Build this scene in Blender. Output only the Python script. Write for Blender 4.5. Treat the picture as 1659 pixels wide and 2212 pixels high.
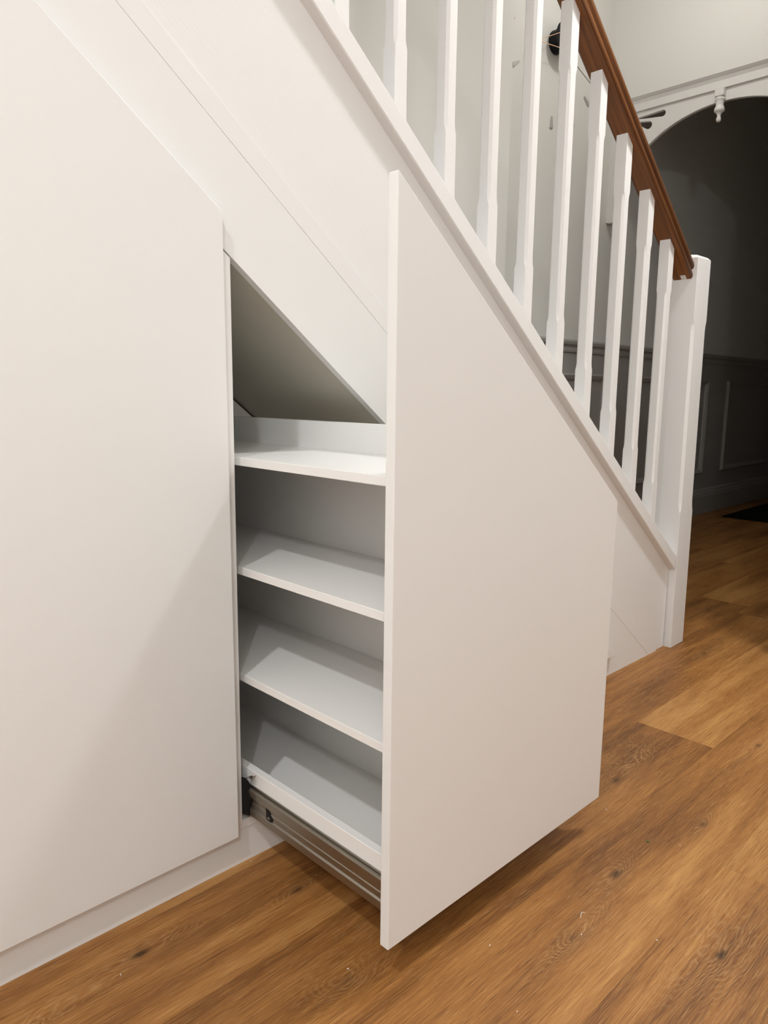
import bpy, bmesh, math, random
from mathutils import Matrix, Vector
random.seed(7)
for o in list(bpy.data.objects): bpy.data.objects.remove(o, do_unlink=True)
SC = bpy.context.scene
COL = SC.collection

# ------------------------------------------------------------------ camera
# x runs along the stair (away from the camera), y into the wall, z up, metres
CAM = Vector((-0.6319, -0.9912, 0.8256))
FW = Vector((0.69040348, 0.70494532, -0.16246581))
RT = Vector((0.71569719, -0.69831854, 0.01134663))
UP = Vector((0.10545413, 0.12411008, 0.98664893))
cd = bpy.data.cameras.new('camera')
cd.sensor_fit = 'VERTICAL'; cd.sensor_height = 36.0; cd.sensor_width = 27.0
cd.lens = 1582.29 * 36.0 / 2212.0
cd.clip_start = 0.02; cd.clip_end = 60
cam = bpy.data.objects.new('camera', cd); COL.objects.link(cam)
cam.matrix_world = Matrix(((RT.x, UP.x, -FW.x, CAM.x), (RT.y, UP.y, -FW.y, CAM.y),
                           (RT.z, UP.z, -FW.z, CAM.z), (0, 0, 0, 1)))
SC.camera = cam

# ------------------------------------------------------------------ world, lamps, exposure
w = bpy.data.worlds.new('world'); SC.world = w; w.use_nodes = True
w.node_tree.nodes['Background'].inputs[0].default_value = (1, .93, .85, 1)
w.node_tree.nodes['Background'].inputs[1].default_value = 0.0
SC.view_settings.view_transform = 'Standard'
SC.view_settings.look = 'None'
SC.view_settings.gamma = 1.0
SC.view_settings.use_curve_mapping = False
SC.view_settings.exposure = -0.24
CEIL = 2.90
# each bulb sits under a ceiling rose built further down: (x, y, z), watts, colour, bulb radius, beam (None = bare bulb)
LAMPS = [((-1.60, -0.945, 2.80), 138, (.975, 1.0, 1.03), .045, 150),
         ((-1.84, -2.09, 2.34), 58, (.975, 1.0, 1.03), .045, None),
         ((1.46, -.82, 2.80), 142, (.98, 1.0, 1.01), .12, 164),
         ((2.30, .38, 2.80), 10, (1.0, .99, .96), .06, None)]
for loc, wt, col, rad, beam in LAMPS:
    ld = bpy.data.lights.new('bulb', 'SPOT' if beam else 'POINT'); ld.energy = wt; ld.color = col; ld.shadow_soft_size = rad
    if beam: ld.spot_size = math.radians(beam); ld.spot_blend = 1.0
    lo = bpy.data.objects.new('bulb', ld); lo.location = loc; COL.objects.link(lo)

# ------------------------------------------------------------------ materials
def new_mat(name):
    m = bpy.data.materials.new(name); m.use_nodes = True
    return m, m.node_tree, m.node_tree.nodes['Principled BSDF']
def N(t, kind, **kw):
    n = t.nodes.new(kind)
    for k, v in kw.items(): setattr(n, k, v)
    return n
def paint(name, col, rough, bump=0.0, scale=(60, 60, 60), spec=.5, vary=.02, pitch=0.0):
    m, t, b = new_mat(name)
    tc = N(t, 'ShaderNodeTexCoord'); mp = N(t, 'ShaderNodeMapping')
    mp.inputs['Scale'].default_value = scale
    ro = N(t, 'ShaderNodeMapping'); ro.inputs['Rotation'].default_value = (0, -pitch, 0)
    t.links.new(tc.outputs['Object'], ro.inputs[0]); t.links.new(ro.outputs[0], mp.inputs[0])
    nz = N(t, 'ShaderNodeTexNoise'); nz.inputs['Scale'].default_value = 1.0; nz.inputs['Detail'].default_value = 4
    t.links.new(mp.outputs[0], nz.inputs['Vector'])
    mx = N(t, 'ShaderNodeMix', data_type='RGBA')
    mx.inputs['A'].default_value = (*[c * (1 - vary) for c in col], 1)
    mx.inputs['B'].default_value = (*[min(1, c * (1 + vary)) for c in col], 1)
    t.links.new(nz.outputs['Fac'], mx.inputs['Factor']); t.links.new(mx.outputs['Result'], b.inputs['Base Color'])
    b.inputs['Roughness'].default_value = rough; b.inputs['Specular IOR Level'].default_value = spec
    if bump:
        bp = N(t, 'ShaderNodeBump'); bp.inputs['Strength'].default_value = bump; bp.inputs['Distance'].default_value = .001
        t.links.new(nz.outputs['Fac'], bp.inputs['Height']); t.links.new(bp.outputs[0], b.inputs['Normal'])
    return m
M = {}
M['laminate'] = paint('white_satin_laminate', (.825, .822, .80), .42, .04, (900, 900, 900), .45, .006)
M['gloss'] = paint('white_melamine', (.87, .86, .83), .30, 0, (300, 300, 300), .5, .006)
M['paint'] = paint('white_brushed_enamel', (.84, .83, .81), .38, .15, (25, 260, 260), .5, .01, math.atan(.7805))
M['paint_v'] = paint('white_brushed_enamel_upright', (.84, .83, .81), .38, .2, (260, 260, 30), .5, .01)
M['wall'] = paint('warm_white_wall_paint', (.76, .745, .70), .8, .15, (120, 120, 120), .25, .01)
M['hall'] = paint('wainscot_paint', (.42, .405, .38), .45, .1, (80, 80, 80), .4, .01)
M['trim'] = paint('white_trim_paint', (.76, .74, .71), .4, .05, (90, 90, 90), .45, .01)
M['ceiling'] = paint('ceiling_paint', (.80, .785, .76), .9, .1, (100, 100, 100), .2, .01)
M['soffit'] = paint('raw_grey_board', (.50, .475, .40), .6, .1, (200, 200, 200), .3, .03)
M['black'] = paint('black_plastic_and_shade', (.004, .004, .005), .5, 0, (100, 100, 100), .25, .1)
M['mat'] = paint('dark_rug_fibre', (.012, .011, .010), .95, .6, (500, 500, 500), .1, .3)
M['chip'] = paint('plaster_chip', (.80, .76, .70), .7, 0, (300, 300, 300), .3, .05)
M['leaf'] = paint('green_leaf', (.03, .16, .04), .6, 0, (300, 300, 300), .3, .1)
def metal(name, col, rough):
    m = paint(name, col, rough, .1, (30, 900, 900), .5, .05)
    m.node_tree.nodes['Principled BSDF'].inputs['Metallic'].default_value = 1
    return m
M['steel'] = metal('zinc_steel', (.34, .31, .26), .38)
M['silver'] = metal('silver_acrylic', (.60, .60, .60), .3)
M['copper'] = metal('copper_wire', (.85, .55, .38), .3)

def wood_rail():
    m, t, b = new_mat('red_brown_stained_timber')
    tc = N(t, 'ShaderNodeTexCoord'); mp = N(t, 'ShaderNodeMapping'); mp.inputs['Scale'].default_value = (3, 90, 90)
    ro = N(t, 'ShaderNodeMapping'); ro.inputs['Rotation'].default_value = (0, -math.atan(.7805), 0)
    t.links.new(tc.outputs['Object'], ro.inputs[0]); t.links.new(ro.outputs[0], mp.inputs[0])
    nz = N(t, 'ShaderNodeTexNoise'); nz.inputs['Scale'].default_value = 1; nz.inputs['Detail'].default_value = 5; nz.inputs['Distortion'].default_value = .4
    t.links.new(mp.outputs[0], nz.inputs['Vector'])
    cr = N(t, 'ShaderNodeValToRGB')
    cr.color_ramp.elements[0].position = .3; cr.color_ramp.elements[0].color = (.105, .030, .004, 1)
    cr.color_ramp.elements[1].position = .75; cr.color_ramp.elements[1].color = (.28, .096, .013, 1)
    t.links.new(nz.outputs['Fac'], cr.inputs[0]); t.links.new(cr.outputs[0], b.inputs['Base Color'])
    b.inputs['Roughness'].default_value = .33
    bp = N(t, 'ShaderNodeBump'); bp.inputs['Strength'].default_value = .15; bp.inputs['Distance'].default_value = .001
    t.links.new(nz.outputs['Fac'], bp.inputs['Height']); t.links.new(bp.outputs[0], b.inputs['Normal'])
    return m
M['rail'] = wood_rail()

def oak_floor():
    """Oak-look planks: streaky tone, cathedral figure curving round knots, cerused pores."""
    m, t, b = new_mat('oak_plank')
    L = t.links.new
    geo = N(t, 'ShaderNodeNewGeometry'); oi = N(t, 'ShaderNodeObjectInfo'); oc = N(t, 'ShaderNodeSeparateColor'); L(oi.outputs['Color'], oc.inputs[0])
    RND, TN = oc.outputs[0], oc.outputs[1]
    def math_(op, a, c=None, clamp=False):
        n = N(t, 'ShaderNodeMath', operation=op); n.use_clamp = clamp
        for i, v in enumerate((a, c)):
            if v is None: continue
            if isinstance(v, (int, float)): n.inputs[i].default_value = v
            else: L(v, n.inputs[i])
        return n.outputs[0]
    def vmath(op, a, c):
        n = N(t, 'ShaderNodeVectorMath', operation=op)
        for i, v in enumerate((a, c)):
            if isinstance(v, tuple): n.inputs[i].default_value = v
            else: L(v, n.inputs[i])
        return n
    pos = geo.outputs['Position']
    cmb = N(t, 'ShaderNodeCombineXYZ')
    L(math_('MULTIPLY', RND, 23.7), cmb.inputs[0])
    L(math_('MULTIPLY', RND, 7.3), cmb.inputs[1])
    L(math_('MULTIPLY', RND, 91.0), cmb.inputs[2])
    off = vmath('ADD', pos, cmb.outputs[0]).outputs[0]
    def noise(scale, detail=3, rough=.55, dist=0.0):
        v = vmath('MULTIPLY', off, scale).outputs[0]
        n = N(t, 'ShaderNodeTexNoise'); n.inputs['Scale'].default_value = 1
        n.inputs['Detail'].default_value = detail; n.inputs['Roughness'].default_value = rough; n.inputs['Distortion'].default_value = dist
        L(v, n.inputs['Vector']); return n.outputs['Fac']
    # knots: centre x, y, half length along the grain, half width, darkness of the eye
    KN = [(-.2103, -.0557, .10, .022, 1.0), (.047, -.1037, .06, .016, .7), (.474, -.4513, .07, .018, 1.0),
          (.90, -.262, .10, .045, .35), (.7633, -.2954, .09, .030, .9), (.7366, -.4949, .06, .016, .6),
          (.4145, -.6531, .16, .055, 1.0), (-.02, -.305, .07, .03, .4), (.285, -.4800, .11, .022, .5),
          (-.40, -.075, .10, .03, .3), (1.16, -.45, .17, .018, .6), (1.7, -.10, .12, .02, .6), (.14, -.30, .05, .014, .7)]
    kn = N(t, 'ShaderNodeTexNoise'); kn.inputs['Scale'].default_value = 60; kn.inputs['Detail'].default_value = 2; L(pos, kn.inputs['Vector'])
    kwob = vmath('SUBTRACT', kn.outputs['Color'], (.5, .5, .5)).outputs[0]
    G = None; CORE = None
    for cx, cy, a, h, dk in KN:
        d = vmath('MULTIPLY', vmath('SUBTRACT', pos, (cx, cy, 0)).outputs[0], (1 / a, 1 / h, 0)).outputs[0]
        r2 = vmath('DOT_PRODUCT', d, d).outputs['Value']
        g = math_('POWER', 2.718, math_('MULTIPLY', r2, -1.0))
        d2 = vmath('MULTIPLY', vmath('SUBTRACT', pos, (cx, cy, 0)).outputs[0], (1 / .013, 1 / .006, 0)).outputs[0]
        d2 = vmath('ADD', d2, vmath('MULTIPLY', kwob, (.9, .9, 0)).outputs[0]).outputs[0]
        c = math_('MULTIPLY', math_('POWER', 2.718, math_('MULTIPLY', vmath('DOT_PRODUCT', d2, d2).outputs['Value'], -1.0)), dk)
        G = g if G is None else math_('ADD', G, g)
        CORE = c if CORE is None else math_('ADD', CORE, c)
    sx = N(t, 'ShaderNodeSeparateXYZ'); L(off, sx.inputs[0])
    # figure lines
    wob = noise((2.2, 11, 1), 2, .5)
    ph = math_('ADD', math_('MULTIPLY', sx.outputs[1], 95.0), math_('MULTIPLY', wob, 26.0))
    ph = math_('ADD', ph, math_('MULTIPLY', math_('MULTIPLY', G, math_('ADD', noise((9, 30, 1), 2), .35)), 8.0))
    ph = math_('ADD', ph, math_('MULTIPLY', noise((16, 90, 1), 4), 3.2))
    fr = math_('FRACT', ph)
    ring = math_('POWER', math_('SUBTRACT', 1.0, math_('ABSOLUTE', math_('SUBTRACT', math_('MULTIPLY', fr, 2.0), 1.0))), 3.0)
    mask = math_('MULTIPLY', math_('SUBTRACT', noise((1.1, 6, 1), 1), .52), 3.0, True)
    mask = math_('ADD', math_('MULTIPLY', mask, .5), math_('MULTIPLY', math_('MULTIPLY', G, math_('MULTIPLY', noise((7, 40, 1), 2), 1.6)), .75), True)
    ring = math_('MULTIPLY', ring, mask)
    tone = noise((1.6, 17, 1), 4, .6, .3)
    fine = noise((13, 480, 1), 5, .70)
    pore = noise((24, 850, 1), 3, .6)
    cr = N(t, 'ShaderNodeValToRGB'); e = cr.color_ramp.elements
    e[0].position = .26; e[0].color = (.155, .060, .014, 1)
    e[1].position = .78; e[1].color = (.53, .275, .085, 1)
    k = cr.color_ramp.elements.new(.5); k.color = (.325, .138, .034, 1)
    f = math_('ADD', math_('MULTIPLY', math_('SUBTRACT', tone, .5), .85), math_('ADD', math_('MULTIPLY', math_('SUBTRACT', fine, .5), .80), .50))
    f = math_('ADD', f, math_('MULTIPLY', math_('SUBTRACT', noise((1.3, 5, 1), 2), .5), .55))
    f = math_('ADD', f, math_('MULTIPLY', math_('SUBTRACT', TN, .5), .34))
    f = math_('SUBTRACT', f, math_('MULTIPLY', G, .09))
    f = math_('SUBTRACT', f, .02)
    L(f, cr.inputs[0])
    def mixc(a, col, fac):
        n = N(t, 'ShaderNodeMix', data_type='RGBA'); L(fac, n.inputs['Factor']); L(a, n.inputs['A'])
        n.inputs['B'].default_value = (*col, 1); return n.outputs['Result']
    c = mixc(cr.outputs[0], (.64, .40, .18), math_('MULTIPLY', ring, .55))
    dark = math_('MULTIPLY', math_('SUBTRACT', .43, fine), 6.0, True)
    c = mixc(c, (.075, .026, .007), math_('MULTIPLY', dark, .55))
    lite = math_('MULTIPLY', math_('SUBTRACT', pore, .585), 7.0, True)
    c = mixc(c, (.78, .50, .22), math_('MULTIPLY', lite, .42))
    c = mixc(c, (.020, .010, .004), math_('MULTIPLY', CORE, .85, True))
    L(c, b.inputs['Base Color'])
    b.inputs['Roughness'].default_value = .46; b.inputs['Specular IOR Level'].default_value = .35
    bp = N(t, 'ShaderNodeBump'); bp.inputs['Strength'].default_value = .5; bp.inputs['Distance'].default_value = .0008
    L(math_('ADD', fine, math_('MULTIPLY', ring, .25)), bp.inputs['Height']); L(bp.outputs[0], b.inputs['Normal'])
    return m
M['oak'] = oak_floor()

# ------------------------------------------------------------------ mesh helpers
def link(name, bm, mat, parent=None, bevel=0.0, seg=2, smooth=False):
    bmesh.ops.recalc_face_normals(bm, faces=bm.faces[:])
    if bevel:
        ed = [e for e in bm.edges if len(e.link_faces) == 2 and e.calc_face_angle(0) > .35]
        bmesh.ops.bevel(bm, geom=ed, offset=bevel, segments=seg, profile=.5, affect='EDGES', clamp_overlap=True)
    me = bpy.data.meshes.new(name); bm.to_mesh(me); bm.free()
    me.materials.append(M[mat])
    for p in me.polygons: p.use_smooth = smooth
    o = bpy.data.objects.new(name, me); COL.objects.link(o)
    if parent: o.parent = parent
    return o
def add_box(bm, a, b):
    v = [bm.verts.new((x, y, z)) for x in (a[0], b[0]) for y in (a[1], b[1]) for z in (a[2], b[2])]
    for q in ((0, 1, 3, 2), (4, 6, 7, 5), (0, 4, 5, 1), (2, 3, 7, 6), (0, 2, 6, 4), (1, 5, 7, 3)):
        bm.faces.new([v[i] for i in q])
def box(name, a, b, mat, parent=None, bevel=.001):
    bm = bmesh.new(); add_box(bm, a, b); return link(name, bm, mat, parent, bevel)
def add_prism(bm, pts, lo, hi, axis):
    """pts in the plane perpendicular to axis: axis 'y' -> (x,z), 'x' -> (y,z), 'z' -> (x,y)"""
    def P(p, h):
        return {'y': (p[0], h, p[1]), 'x': (h, p[0], p[1]), 'z': (p[0], p[1], h)}[axis]
    A = [bm.verts.new(P(p, lo)) for p in pts]; B = [bm.verts.new(P(p, hi)) for p in pts]
    bm.faces.new(A); bm.faces.new(B[::-1])
    n = len(pts)
    for i in range(n): bm.faces.new((A[i], A[(i + 1) % n], B[(i + 1) % n], B[i]))
def prism(name, pts, lo, hi, axis, mat, parent=None, bevel=.001, smooth=False):
    bm = bmesh.new(); add_prism(bm, pts, lo, hi, axis); return link(name, bm, mat, parent, bevel, smooth=smooth)
def sweep(bm, prof, path_fn, n):
    """prof: closed 2-D profile, path_fn(i, a, b) -> point"""
    rings = [[bm.verts.new(path_fn(i, a, b)) for a, b in prof] for i in range(n)]
    k = len(prof)
    for r0, r1 in zip(rings, rings[1:]):
        for j in range(k): bm.faces.new((r0[j], r0[(j + 1) % k], r1[(j + 1) % k], r1[j]))
    bm.faces.new(rings[0][::-1]); bm.faces.new(rings[-1])
def lathe(bm, prof, origin, axis, seg=28):
    """prof: (radius, height along axis) open profile closed by caps"""
    ax = {'x': (Vector((0, 1, 0)), Vector((0, 0, 1)), Vector((1, 0, 0))), 'y': (Vector((1, 0, 0)), Vector((0, 0, 1)), Vector((0, 1, 0))),
          'z': (Vector((1, 0, 0)), Vector((0, 1, 0)), Vector((0, 0, 1)))}[axis]
    o = Vector(origin); rings = []
    for r, h in prof:
        rings.append([bm.verts.new(o + ax[2] * h + (ax[0] * math.cos(2 * math.pi * i / seg) + ax[1] * math.sin(2 * math.pi * i / seg)) * r) for i in range(seg)])
    for a, b in zip(rings, rings[1:]):
        for i in range(seg): bm.faces.new((a[i], a[(i + 1) % seg], b[(i + 1) % seg], b[i]))
    bm.faces.new(rings[0]); bm.faces.new(rings[-1])
def thing(name, label, cat, loc=(0, 0, 0), group=None):
    o = bpy.data.objects.new(name, None); o.location = loc; o.empty_display_size = .1; COL.objects.link(o)
    o['label'] = label; o['category'] = cat
    if group: o['group'] = group
    return o
def struct(o, label, cat=None):
    o['kind'] = 'structure'; o['label'] = label
    if cat: o['category'] = cat
    return o

# ------------------------------------------------------------------ the room shell
XL, XR, YB, YW, YN = -3.2, 1.8, -2.4, 1.105, .93     # left, end of room, back, hall wall, stair wall
XA, XE = 3.0, 7.5                                     # arch wall, end of the dark hallway
fl = box('floor', (XL - .1, YB - .1, -.06), (XE + .1, YW + .1, -.006), 'soffit', None, 0)
struct(fl, 'floor of warm brown oak planks', 'floor')
PW, PL = .1915, 1.80
pm = {}
# tone of the planks whose ends the photo shows, by row and start
TONE = {(-2, -.73): .38, (-2, 1.07): .78, (-4, -1.17): .40, (-4, .63): .92, (0, .57): .35, (0, 2.37): .60, (-1, .45): .36, (-1, -1.35): .40, (-3, -.1): .55}
row = 0
y1 = .1930 + PW * 5
joint = {}
while y1 > YB:
    y0 = y1 - PW
    key = round((y1 - .1930) / PW)
    # end joints that the photo shows, rows counted from the line y = .193
    x_end = {0: 2.37, -1: .45, -2: 1.067, -3: -.10, -4: .632, 1: 1.3}.get(key, ((key * .617) % 1) * PL)
    x = x_end - PL * math.ceil((x_end - XL) / PL)
    while x < XE:
        a, b_ = max(x, XL), min(x + PL, XE)
        c, d = max(y0, YB), min(y1, YW)
        x += PL
        if b_ - a < .01 or d - c < .005: continue
        k2 = (round(b_ - a, 3), round(d - c, 3))
        if k2 not in pm:
            o = box('plank', (.00005, .00005, -.006), (b_ - a - .00005, d - c - .00005, 0), 'oak', fl, .00025)
            pm[k2] = o.data
        else:
            o = bpy.data.objects.new('plank', pm[k2]); COL.objects.link(o); o.parent = fl
        o.location = (a, c, 0)
        tone = TONE.get((key, round(a, 2)), random.uniform(.35, .65))
        o.color = (random.random(), tone, 0, 1)
    y1 = y0
def wall(name, a, b, mat, label):
    return struct(box(name, a, b, mat, None, 0), label, 'wall')
wall('ceiling', (XL - .1, YB - .1, CEIL), (XE + .1, YW + .1, CEIL + .1), 'ceiling', 'white painted ceiling above the stair hall')
wall('wall_back', (XL - .1, YB - .1, 0), (XR + .1, YB, CEIL), 'ceiling', 'cream wall facing the under-stair cupboards')
wall('wall_left', (XL - .1, YB, 0), (XL, YW, CEIL), 'ceiling', 'cream wall at the high end of the cupboards')
wall('wall_room_end', (XR, YB, 0), (XR + .1, -.33, CEIL), 'wall', 'cream wall at the low end of the room')
wall('wall_hall_return', (XR + .1, -.43, 0), (XA, -.33, CEIL), 'wall', 'cream wall of the hall opposite the clock')
wl = wall('wall_stair', (XL, YN, 0), (1.938, YW + .08, CEIL), 'wall', 'cream wall running up beside the stair')
wh = wall('wall_hall', (1.938, YW, 0), (XE, YW + .08, CEIL), 'wall', 'cream and wainscoted wall beyond the newel post')
wall('wall_cupboard', (XL, .03, 0), (-1.262, YN, CEIL), 'wall', 'cream wall at the tall end of the cupboards')
# wall over the arch, with its opening left clear
wall('wall_arch', (XA, -.33, 2.285), (XA + .12, YW, CEIL), 'wall', 'cream wall panel above the fretwork arch')
wall('wall_arch_side', (XA, -.33, 0), (XA + .12, -.03, 2.285), 'wall', 'cream wall pier carrying the far side of the arch')
wall('wall_hallway', (XA + .12, -.13, 0), (XE, -.03, CEIL), 'wall', 'unlit wall of the hallway behind the arch')
wall('wall_hallway_end', (XE, -.13, 0), (XE + .1, YW + .08, CEIL), 'wall', 'unlit wall closing the hallway')
# baseboard, chair rail and picture-frame mouldings on the hall wall
def hprof(name, pts, x0, x1, label, parent=None):
    bm = bmesh.new(); add_prism(bm, [(YW - d, z) for d, z in pts], x0, x1, 'x')
    o = link(name, bm, 'hall', parent, 0)
    if not parent: struct(o, label, 'trim')
    return o
hprof('baseboard_hall', [(0, 0), (.020, 0), (.020, .125), (.017, .130), (.017, .140), (.012, .150), (.010, .165), (.004, .178), (0, .178)], 1.94, XE, 'moulded baseboard below the hall wainscot')
hprof('trim_1', [(0, 1.036), (.012, 1.036), (.015, 1.048), (.011, 1.054), (.011, 1.066), (.026, 1.074), (.030, 1.088), (.024, 1.098), (0, 1.100)], 1.94, XE, 'moulded chair rail along the hall wall')
wain = box('wainscot_panel', (1.94, YW - .004, .178), (XE, YW, 1.036), 'hall', wh, 0)
def frame_moulding(x0, x1, z0, z1):
    bm = bmesh.new(); wd = .034
    prof = [(0, 0), (.006, .010), (.010, .014), (.010, .019), (.026, .012), (.034, .006), (.034, 0)]   # (inward, out)
    cs = [((x0, z0), (1, 1)), ((x1, z0), (-1, 1)), ((x1, z1), (-1, -1)), ((x0, z1), (1, -1))]
    rings = []
    for (cx, cz), (sx, sz) in cs:
        rings.append([bm.verts.new((cx + sx * i, YW - .004 - o_, cz + sz * i)) for i, o_ in prof])
    for q in range(4):
        a, c = rings[q], rings[(q + 1) % 4]
        for j in range(len(prof) - 1): bm.faces.new((a[j], a[j + 1], c[j + 1], c[j]))
        bm.faces.new((a[-1], a[0], c[0], c[-1]))
    link('panel_moulding', bm, 'hall', wh, 0)
for x0 in (2.07, 3.45, 4.83, 6.21): frame_moulding(x0, x0 + 1.04, .285, .930)

# ------------------------------------------------------------------ staircase
MP = .7805                                            # pitch
st = thing('staircase', 'white painted stair with square chamfered balusters and a stained timber handrail', 'staircase', (1.7, .5, 0))
def zline(k, x): return k - MP * x
def child(o): o.location = (-st.location[0], -st.location[1], -st.location[2]); return o
XT = -1.25                                            # top end of what is built
NX0, NW_ = 1.662, .093
# string board: between the lines k=1.256 (lower edge) and k=1.580 (under the cap)
child(prism('string_board', [(XT, zline(1.256, XT)), (1.256 / MP, 0), (NX0 + .002, 0), (NX0 + .002, zline(1.575, NX0)), (XT, zline(1.575, XT))], .0225, .070, 'y', 'paint', st, .0012))
child(prism('string_cap', [(XT, zline(1.562, XT)), (NX0 + .001, zline(1.562, NX0)), (NX0 + .001, zline(1.608, NX0)), (XT, zline(1.608, XT))], 0, .094, 'y', 'paint', st, .0025))
child(prism('wall_string', [(XT, zline(1.20, XT)), (1.20 / MP, 0), (1.66, 0), (1.66, zline(1.58, 1.66)), (XT, zline(1.58, XT))], YN - .022, YN - .001, 'y', 'paint', st, .001))
for i in range(1, 14):
    xn, zt = 1.56 - .245 * (i - 1), .1912 * i
    child(box('tread', (xn - .265, .071, zt - .022), (xn + .02, YN - .023, zt), 'paint', st, .004))
    child(box('riser', (xn - .018, .071, zt - .1912), (xn - .002, YN - .023, zt - .0225), 'paint', st, .0005))
def post(name, x0, y0, wd, z0, z1, c0, c1, ch, top_slope, mat, stop=.02, cap=False):
    """square post with stop-chamfered corners between c0 and c1; top cut to the pitch when top_slope"""
    bm = bmesh.new(); e = .0009
    lv = [(z0, e), (c0, e), (c0 + stop * .45, ch * .75), (c0 + stop, ch), (c1 - stop, ch), (c1 - stop * .45, ch * .75), (c1, e), (z1, e)]
    rings = []
    def ring(z, c, ins=0.0, slope=False):
        a, b_ = x0 + ins, x0 + wd - ins; p, q = y0 + ins, y0 + wd - ins
        pts = [(a + c, p), (b_ - c, p), (b_, p + c), (b_, q - c), (b_ - c, q), (a + c, q), (a, q - c), (a, p + c)]
        return [bm.verts.new((x, y, z - (MP * (x - x0) if slope else 0))) for x, y in pts]
    for i, (z, c) in enumerate(lv):
        rings.append(ring(z, c, 0, top_slope and i in (0, 7)))
    if cap:
        rings.append(ring(z1 + .007, .006, .006)); rings.append(ring(z1 + .013, .012, .020)); rings.append(ring(z1 + .014, .014, .03))
    for a, b_ in zip(rings, rings[1:]):
        for j in range(8): bm.faces.new((a[j], a[(j + 1) % 8], b_[(j + 1) % 8], b_[j]))
    bm.faces.new(rings[0]); bm.faces.new(rings[-1])
    return link(name, bm, mat, st, 0)
nw = post('newel_post', 0, 0, NW_, 0, 1.236, .452, 1.052, .008, False, 'paint_v', .03, True)
child(nw); nw.location = Vector((NX0 + .009, -.001, 0)) - st.location
nw.rotation_euler = (0, math.radians(-.85), 0)
BX, BS, BW, BY = .2421, .1427, .0318, .0313
for i in range(-4, 10):
    X = BX + i * BS
    child(post('baluster', X, BY, BW, zline(1.6075, X), zline(2.4664, X), zline(1.608, X) + .137, zline(2.4654, X) - .143, .0055, True, 'paint_v', .018))
# handrail: moulded profile (y, height square to the pitch)
ca, sa = math.cos(math.atan(MP)), math.sin(math.atan(MP))
HP = [(.018, .0), (.068, .0), (.0725, .0012), (.0755, .006), (.0755, .011), (.0735, .0155), (.0700, .018), (.0715, .021), (.0765, .024), (.0785, .030), (.076, .037), (.068, .043),
      (.056, .0465), (.044, .0475), (.032, .0465), (.020, .043), (.012, .037), (.0095, .030), (.0115, .024), (.0165, .021), (.018, .018), (.0145, .0155), (.0125, .011), (.0125, .006), (.0150, .0012)]
hb = bmesh.new()
def rail_pt(i, y, n):
    x = (-.36, 1.6605)[i]
    # ends cut plumb, so the profile is sheared vertically
    return (x, y, zline(2.4654, x) + n / ca)
sweep(hb, HP, rail_pt, 2)
hr = child(link('handrail', hb, 'rail', st, 0))
for p in hr.data.polygons: p.use_smooth = len(p.vertices) == 4
hr.data.polygons[0].use_smooth = False
# small unpainted plug under the bottom end of the handrail
pl = bmesh.new()
for u in range(2):
    pass
add_prism(pl, [(1.640, .030), (1.6605, .030), (1.6605, .046), (1.640, .046)], 0, .0008, 'z')
for v in pl.verts: v.co.z = zline(2.4654, v.co.x) - .0008 + v.co.z
child(link('rail_plug', pl, 'trim', st, 0))

# ------------------------------------------------------------------ under-stair cabinet (fixed carcass with its doors)
cb = thing('under_stair_cabinet', 'white fitted cupboards under the stair with sloped flush doors and kickboard', 'cabinet', (0, .3, 0))
def cc(o): o.location = (0, -.3, 0); return o
T = .016
XC = -1.26
ZK = .067
def dz(x): return 1.0838 - .7800 * x                 # top edge of the fronts
D2 = -.602
cc(prism('door', [(D2, ZK), (-.0005, ZK), (-.0045, dz(-.0045)), (D2, dz(D2))], 0, T, 'y', 'laminate', cb, .0012))
cc(prism('door', [(XC + .002, ZK), (D2 - .003, ZK), (D2 - .003, dz(D2 - .003)), (XC + .002, dz(XC + .002))], 0, T, 'y', 'laminate', cb, .0012))
xt = (1.0838 - ZK) / .78
cc(prism('door', [(.572, ZK), (xt, ZK), (.572, dz(.572))], 0, T, 'y', 'laminate', cb, .0008))['label'] = 'triangular end door running down to a point'
FY = .0185
k0, k1, k2 = 1.0435, 1.2138, 1.256
cc(prism('fascia_panel', [(XC, zline(k0, XC)), ((k0 - .064) / MP, .064), ((k0 - .064) / MP, 0), ((k1 - .0002) / MP, 0), (XC, zline(k1 - .0002, XC))], FY, FY + T, 'y', 'laminate', cb, .0005))
cc(prism('cover_strip', [(XC, zline(k1, XC)), (k1 / MP, 0), ((k2 - .0004) / MP, 0), (XC, zline(k2 - .0004, XC))], FY - .0003, FY + .010, 'y', 'paint', cb, .0005))
cc(box('kickboard', (XC, .021, 0), ((k0 - .064) / MP - .0005, .037, .0645), 'laminate', cb, .0006))
# carcass seen through the opening
def gable(name, x0, x1, top):
    return cc(prism(name, [(x0, .066), (x1, .066), (x1, zline(top, x1)), (x0, zline(top, x0))], FY, .88, 'y', 'gloss', cb, .0008))
gable('gable', .0029, .0189, k0 - .003)
gable('gable', -.0133, .0027, k0 - .003)
gable('gable', .5645, .5805, k0 - .003)
gable('gable', XC, XC + T, k0 - .003)
cc(box('bottom_panel', (.0191, FY, .066), (.564, .88, .082), 'gloss', cb, .0006))
xs = [.008, .564]
for (a, b_) in ((.0191, .5640), (.581, .581 + .35), (XC + .0165, -.0136)):
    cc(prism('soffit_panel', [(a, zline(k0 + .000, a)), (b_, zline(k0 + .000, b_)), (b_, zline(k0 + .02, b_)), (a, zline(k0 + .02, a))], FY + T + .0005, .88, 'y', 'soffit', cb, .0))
cc(prism('back_panel', [(XC, .066), (1.1, .066), (1.1, zline(k0, 1.1)), (XC, zline(k0, XC))], .881, .889, 'y', 'soffit', cb, 0))

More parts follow.
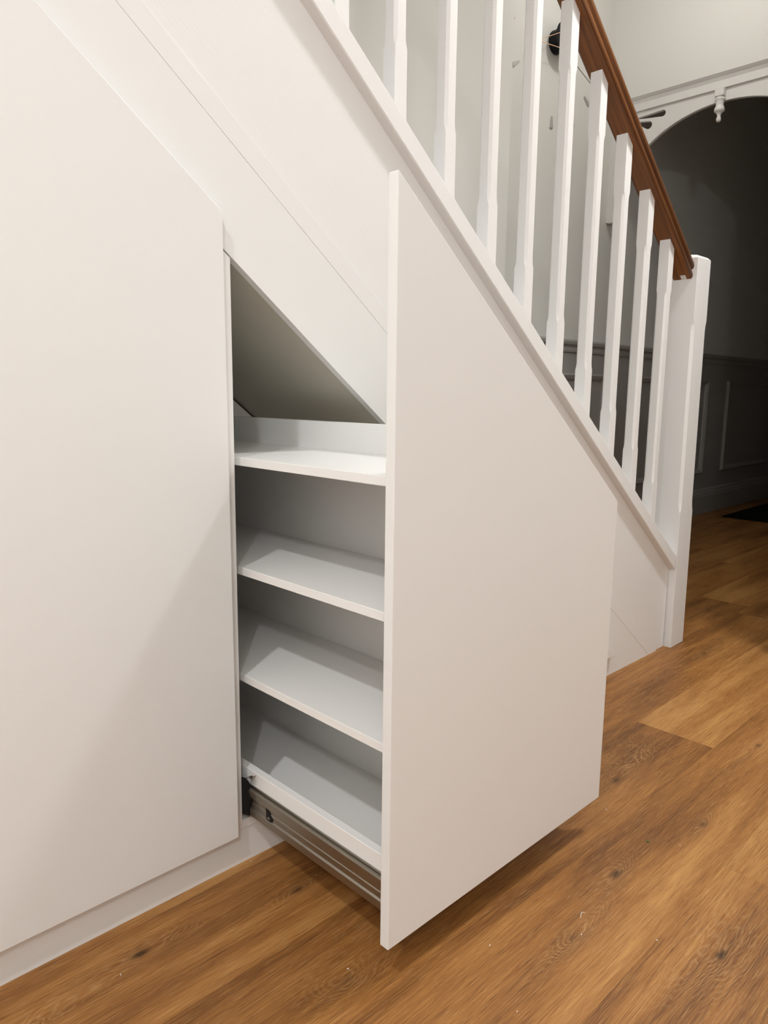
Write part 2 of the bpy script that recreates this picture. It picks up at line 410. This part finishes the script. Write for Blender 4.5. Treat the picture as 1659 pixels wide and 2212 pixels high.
# ------------------------------------------------------------------ the pulled-out drawer unit
dr = thing('pull_out_shelf_unit', 'white pull-out shoe shelf unit drawn out from under the stair on a metal runner', 'drawer', (.28, 0, ZK))
def dc(o): o.location = (-.28, 0, -ZK); return o
DY = -.3603
E0, W_ = .0032, .5650
def pz(x): return 1.0805 - .7795 * x
dc(prism('front_panel', [(E0, ZK), (E0 + W_, ZK), (E0 + W_, pz(E0 + W_)), (E0, pz(E0))], DY, DY + T, 'y', 'laminate', dr, .0012))
YI, YO = DY + T + .0003, .452
XS, XD = .031, .251
dc(box('divider', (XD, YI, .098), (XD + T, YO, .7690), 'gloss', dr, .0007))
dc(prism('back_panel', [(XS, .098), (.55, .098), (.55, 1.036 - .78 * .55), (XS, 1.036 - .78 * XS)], YO + .0003, YO + T, 'y', 'gloss', dr, .0007))
for zt in (.7170, .5337, .3456):
    dc(box('shelf', (XS, YI, zt - .0135), (XD - .0003, YO, zt), 'gloss', dr, .0007))
dc(box('bottom_shelf', (XS + .0143, YI, .098), (XD - .0003, YO, .1135), 'gloss', dr, .0005))
dc(box('bottom_shelf', (XD + T + .0003, YI, .098), (.55, YO, .1135), 'gloss', dr, .0005))
dc(box('side_rail', (XS, YI, .094), (XS + .014, YO, .1770), 'gloss', dr, .0007))
# ball-bearing runner: intermediate channel and inner channel, extruded along y
def channel(name, x_out, x_in, zc, h, lip, y0, y1, web):
    g = .0013
    p = [(x_in, zc - h / 2), (x_out, zc - h / 2), (x_out, zc - h / 2 + lip), (x_out + .0020, zc - h / 2 + lip + .0015), (web, zc - h / 2 + lip + .002),
         (web, zc - .003), (web - .0012, zc - .002), (web - .0012, zc + .002), (web, zc + .003),
         (web, zc + h / 2 - lip - .002), (x_out + .0020, zc + h / 2 - lip - .0015), (x_out, zc + h / 2 - lip), (x_out, zc + h / 2), (x_in, zc + h / 2)]
    bm = bmesh.new(); add_prism(bm, [(a, z) for a, z in p], y0, y1, 'y')
    return dc(link(name, bm, 'steel', dr, .0004))
ZC = .1250
rn = channel('runner', .0200, .0250, ZC, .0465, .0125, DY + T + .002, .42, .0228)
dc(box('runner_inner', (.0251, DY + T + .002, ZC - .0165), (.0279, .40, ZC + .0235), 'steel', dr, .0008))
dc(box('runner_mount', (.0280, DY + T + .002, ZC - .0140), (.0309, .40, ZC + .0265), 'steel', dr, .0008))
# keyhole slot and black sheet painting the shaded gap at the cabinet mouth
kb = bmesh.new()
kp = [(-.0585 + .0085 * math.cos(a), ZC - .004 + .0085 * math.sin(a)) for a in [math.radians(d) for d in range(150, 391, 20)]] + [(-.0495, ZC + .0075), (-.0475, ZC + .0135), (-.0520, ZC + .0100)]
add_prism(kb, kp, .0208, .0229, 'x')
link('keyhole', kb, 'black', rn, .0002)
box('key_tab', (.0202, -.0610, ZC - .0075), (.0208, -.0550, ZC - .0030), 'steel', rn, .0003)
cg = bmesh.new()
add_prism(cg, [(-.004, ZC - .0240), (.030, ZC - .034), (.030, ZC + .036), (.006, ZC + .042), (-.004, ZC + .038), (-.006, ZC + .027), (.000, ZC + .020), (-.010, ZC + .008), (-.004, ZC - .006)], .0191, .0198, 'x')
link('gap_shade', cg, 'black', rn, .0003)
cl = bmesh.new()
for (a0, b0), (a1, b1) in zip([(.006, ZC + .040), (-.004, ZC + .047), (-.012, ZC + .046)], [(-.004, ZC + .047), (-.012, ZC + .046), (-.016, ZC + .052)]):
    add_prism(cl, [(a0, b0), (a1, b1), (a1, b1 + .0018), (a0, b0 + .0018)], .0192, .0250, 'x')
link('latch_clip', cl, 'steel', rn, 0)

# ------------------------------------------------------------------ fretwork arch
fa = thing('fretwork_arch', 'white timber fretwork arch with teardrop cut-outs and a turned drop pendant', 'arch', (XA + .05, .535, 1.7))
def fc(o): o.location = (-fa.location[0], -fa.location[1], -fa.location[2]); return o
YC, ZS, AA, BB = .535, 1.775, .510, .397
YL, YR = YW - .001, -.028
# board outline drawn as strips between the elliptic soffit and the straight outer edge
def board_outline():
    pts = []
    n = 48
    for i in range(n + 1):
        a = math.pi * i / n
        pts.append((YC + AA * math.cos(a), ZS + BB * math.sin(a)))
    return pts
arc = board_outline()
outer = [(YL, 2.222)]
# left bracket leg foot is rounded
foot_l = [(arc[0][0], 1.735), (arc[0][0] + .006, 1.722), (arc[0][0] + .020, 1.712), (YL - .010, 1.712), (YL, 1.718)]
foot_r = [(YR, 1.718), (YR + .010, 1.712), (arc[-1][0] - .020, 1.712), (arc[-1][0] - .006, 1.722), (arc[-1][0], 1.735)]
outline = arc + foot_r[::-1] + [(YR, 2.222), (YL, 2.222)] + foot_l[::-1]
def tear(cy, cz, ang, l0, l1, r0, r1):
    """teardrop from radius l0 to l1 along ang, narrow end radius r0, wide end r1"""
    p = []
    d = Vector((math.cos(ang), math.sin(ang))); nrm = Vector((-d.y, d.x)); c = Vector((cy, cz))
    for k in range(0, 5): 
        t = math.pi * .5 + math.pi * k / 4
        p.append(c + d * l0 + (d * math.cos(t) + nrm * math.sin(t)) * r0)
    for k in range(0, 9):
        t = -math.pi * .5 + math.pi * k / 8
        p.append(c + d * l1 + (d * math.cos(t) + nrm * math.sin(t)) * r1)
    return [(q.x, q.y) for q in p]
holes = []
for s in (1, -1):
    cy = YC + s * .485
    for ang, a, b_, r1 in ((2, .066, .190, .0165), (21, .056, .128, .0195), (45, .050, .102, .0195), (69, .056, .128, .0195), (88, .066, .190, .0165)):
        th = math.radians(180 + ang) if s == 1 else math.radians(-ang)
        holes.append(tear(cy, 2.195, th, a, b_, .005, r1))
cu = bpy.data.curves.new('fretwork_board', 'CURVE'); cu.dimensions = '2D'; cu.fill_mode = 'BOTH'; cu.extrude = .010; cu.bevel_depth = .0015; cu.bevel_resolution = 1
for loop in [outline] + holes:
    sp = cu.splines.new('POLY'); sp.points.add(len(loop) - 1); sp.use_cyclic_u = True
    for pt, (y, z) in zip(sp.points, loop): pt.co = (y, z, 0, 1)
tmp = bpy.data.objects.new('tmp_curve', cu); COL.objects.link(tmp)
bpy.context.view_layer.update()
me = bpy.data.meshes.new_from_object(tmp.evaluated_get(bpy.context.evaluated_depsgraph_get()))
bpy.data.objects.remove(tmp, do_unlink=True)
# curve plane (u=y, v=z, w) -> world (w, u, v)
XF = XA + .045
me.transform(Matrix(((0, 0, 1, XF), (1, 0, 0, 0), (0, 1, 0, 0), (0, 0, 0, 1))))
me.name = 'fretwork_board'; me.materials.clear(); me.materials.append(M['trim'])
fb = bpy.data.objects.new('fretwork_board', me); COL.objects.link(fb); fb.parent = fa; fc(fb)
# head moulding: cove stepping back under the wall, flat board above the fretwork
hm = bmesh.new()
add_prism(hm, [(XA + .001, 2.2845), (XA + .006, 2.279), (XA + .014, 2.272), (XA + .020, 2.262), (XA + .022, 2.258), (XA + .022, 2.2235), (XA + .115, 2.2235), (XA + .115, 2.2845)], -.0295, YW - .0005, 'y')
for v in hm.verts: pass
bm2 = fc(link('head_board', hm, 'trim', fa, .0006))
# pendant
pb = bmesh.new()
PY, PX = .548, XF - .024
add_box(pb, (PX - .020, PY - .021, 2.186), (PX + .0135, PY + .021, 2.2230))
pbo = fc(link('pendant_block', pb, 'trim', fa, .004))
pp = bmesh.new()
lathe(pp, [(.012, 2.1858), (.018, 2.184), (.022, 2.179), (.023, 2.174), (.020, 2.169), (.0175, 2.164), (.0185, 2.160), (.0165, 2.154), (.0165, 2.149), (.021, 2.139), (.0235, 2.131), (.0225, 2.124), (.017, 2.120), (.0115, 2.114), (.0085, 2.106), (.008, 2.101), (.0105, 2.094), (.0115, 2.088), (.009, 2.081), (.004, 2.078)], (PX, PY, 0), 'z', 24)
link('turned_pendant', pp, 'trim', pbo, 0, smooth=True)

# ------------------------------------------------------------------ wall clock made of separate pieces on the wall
CX, CZ, CR = 2.484, 2.415, .34
ck = thing('wall_clock', 'frameless wall clock with black hub and silver wedge hour markers stuck on the wall', 'clock', (CX, YW, CZ))
def kc(o): o.location = (-CX, -YW, -CZ); return o
hbm = bmesh.new()
lathe(hbm, [(.048, 0), (.050, -.004), (.050, -.034), (.054, -.042), (.064, -.050), (.072, -.055), (.0735, -.060), (.071, -.063), (.030, -.064)], (CX, YW - .0005, CZ), 'y', 40)
kc(link('hub', hbm, 'black', ck, 0, smooth=False))
for h in range(12):
    a = math.radians(30 * h)
    d = Vector((math.sin(a), math.cos(a))); n = Vector((d.y, -d.x)); c = Vector((CX, CZ))
    q = [c + d * (CR - .026) - n * .0035, c + d * (CR - .026) + n * .0035, c + d * (CR + .026) + n * .0105, c + d * (CR + .026) - n * .0105]
    kc(prism('hour_marker', [(v.x, v.y) for v in q], YW - .0075, YW - .0005, 'y', 'silver', ck, .0012))
def wire(bm, a, b_, r, y):
    a, b_ = Vector(a), Vector(b_); d = (b_ - a).normalized(); n = Vector((-d.y, d.x)) * r
    add_prism(bm, [tuple(a + n), tuple(b_ + n), tuple(b_ - n), tuple(a - n)], y, y + .0016, 'y')
hw = bmesh.new()
HB = [(CX - .02, CZ + .025), (CX - .235, CZ - .080), (CX - .02, CZ - .050)]
for i in range(3): wire(hw, HB[i], HB[(i + 1) % 3], .0014, YW - .068)
kc(link('hour_hand', hw, 'copper', ck, 0))
sw = bmesh.new(); wire(sw, (CX + .010, CZ - .068), (CX + .22, CZ - .135), .0011, YW - .072)
kc(link('second_hand', sw, 'black', ck, 0))
mh = bmesh.new(); add_prism(mh, [(CX - .003, CZ + .0052), (CX + .2150, CZ + .1276), (CX + .2180, CZ + .1224), (CX + .003, CZ - .0052)], YW - .0700, YW - .0685, 'y')
kc(link('minute_hand', mh, 'black', ck, 0))

# ------------------------------------------------------------------ dark rug in the unlit hallway
rg = box('floor_rug', (4.50, .30, .0005), (6.3, .93, .010), 'mat', None, .003)
rg['label'] = 'dark rug lying on the planks of the unlit hallway'; rg['category'] = 'rug'

# ------------------------------------------------------------------ crumbs on the floor
def chip(name, x, y, size, mat, label, cat, group=None):
    bm = bmesh.new(); n = 7
    ring0, ring1 = [], []
    for i in range(n):
        a = 2 * math.pi * i / n; r = size * random.uniform(.6, 1.1)
        ring0.append(bm.verts.new((math.cos(a) * r * 1.3, math.sin(a) * r * .7, .0003)))
        ring1.append(bm.verts.new((math.cos(a) * r * .8, math.sin(a) * r * .45, size * random.uniform(.4, .8))))
    bm.faces.new(ring0[::-1]); bm.faces.new(ring1)
    for i in range(n): bm.faces.new((ring0[i], ring0[(i + 1) % n], ring1[(i + 1) % n], ring1[i]))
    o = link(name, bm, mat); o.location = (x, y, 0); o.rotation_euler.z = random.uniform(0, 3)
    o['label'] = label; o['category'] = cat
    if group: o['group'] = group
for x, y, s in ((.6429, -.3386, .0017), (.3738, -.5731, .0016), (.1791, -.4027, .0015), (-.2488, -.0744, .0015), (-.0067, -.2894, .0018), (.6356, -.493, .0012), (.0319, .0135, .0014), (.1097, -.5023, .0013), (.30, -.487, .0014)):
    chip('plaster_chip', x, y, s, 'chip', 'tiny pale plaster crumb lying on the oak planks', 'crumb', 'plaster crumbs on the floor')
chip('leaf_scrap', .601, -.4467, .0034, 'leaf', 'tiny green leaf scrap lying on the oak planks', 'leaf')
sv = bmesh.new()
def shv(i, a, b_):
    t = i / 8.0
    return (.3382 - .008 + .016 * t, -.4675 + .004 * math.sin(t * 2.6) + a, .0012 + .002 * math.sin(t * math.pi) + b_)
sweep(sv, [(-.0004, -.0003), (.0004, -.0003), (.0004, .0003), (-.0004, .0003)], shv, 9)
so = link('wood_shaving', sv, 'chip'); so['label'] = 'thin curled white shaving lying on the oak planks'; so['category'] = 'shaving'

# ------------------------------------------------------------------ ceiling roses that carry the bulbs
where = ['above the cupboard doors',  'far from the stair', 'over the foot of the stair', 'beside the wall clock']
for (loc, wt, col, rad, beam), wh_ in zip(LAMPS, where):
    r = thing('ceiling_light', 'white ceiling rose with a bare warm bulb ' + wh_, 'lamp', (loc[0], loc[1], CEIL))
    bm = bmesh.new(); lathe(bm, [(.055, -.0005), (.055, -.010), (.048, -.016), (.022, -.020), (.019, -.050), (.012, -.053)], (0, 0, 0), 'z', 28)
    link('rose', bm, 'trim', r, 0, smooth=True)
    if loc[2] < CEIL - .2:
        bm = bmesh.new(); lathe(bm, [(.003, -.053), (.003, loc[2] + .075 - CEIL), (.014, loc[2] + .072 - CEIL), (.016, loc[2] + .046 - CEIL)], (0, 0, 0), 'z', 12)
        link('cord', bm, 'trim', r, 0, smooth=True)
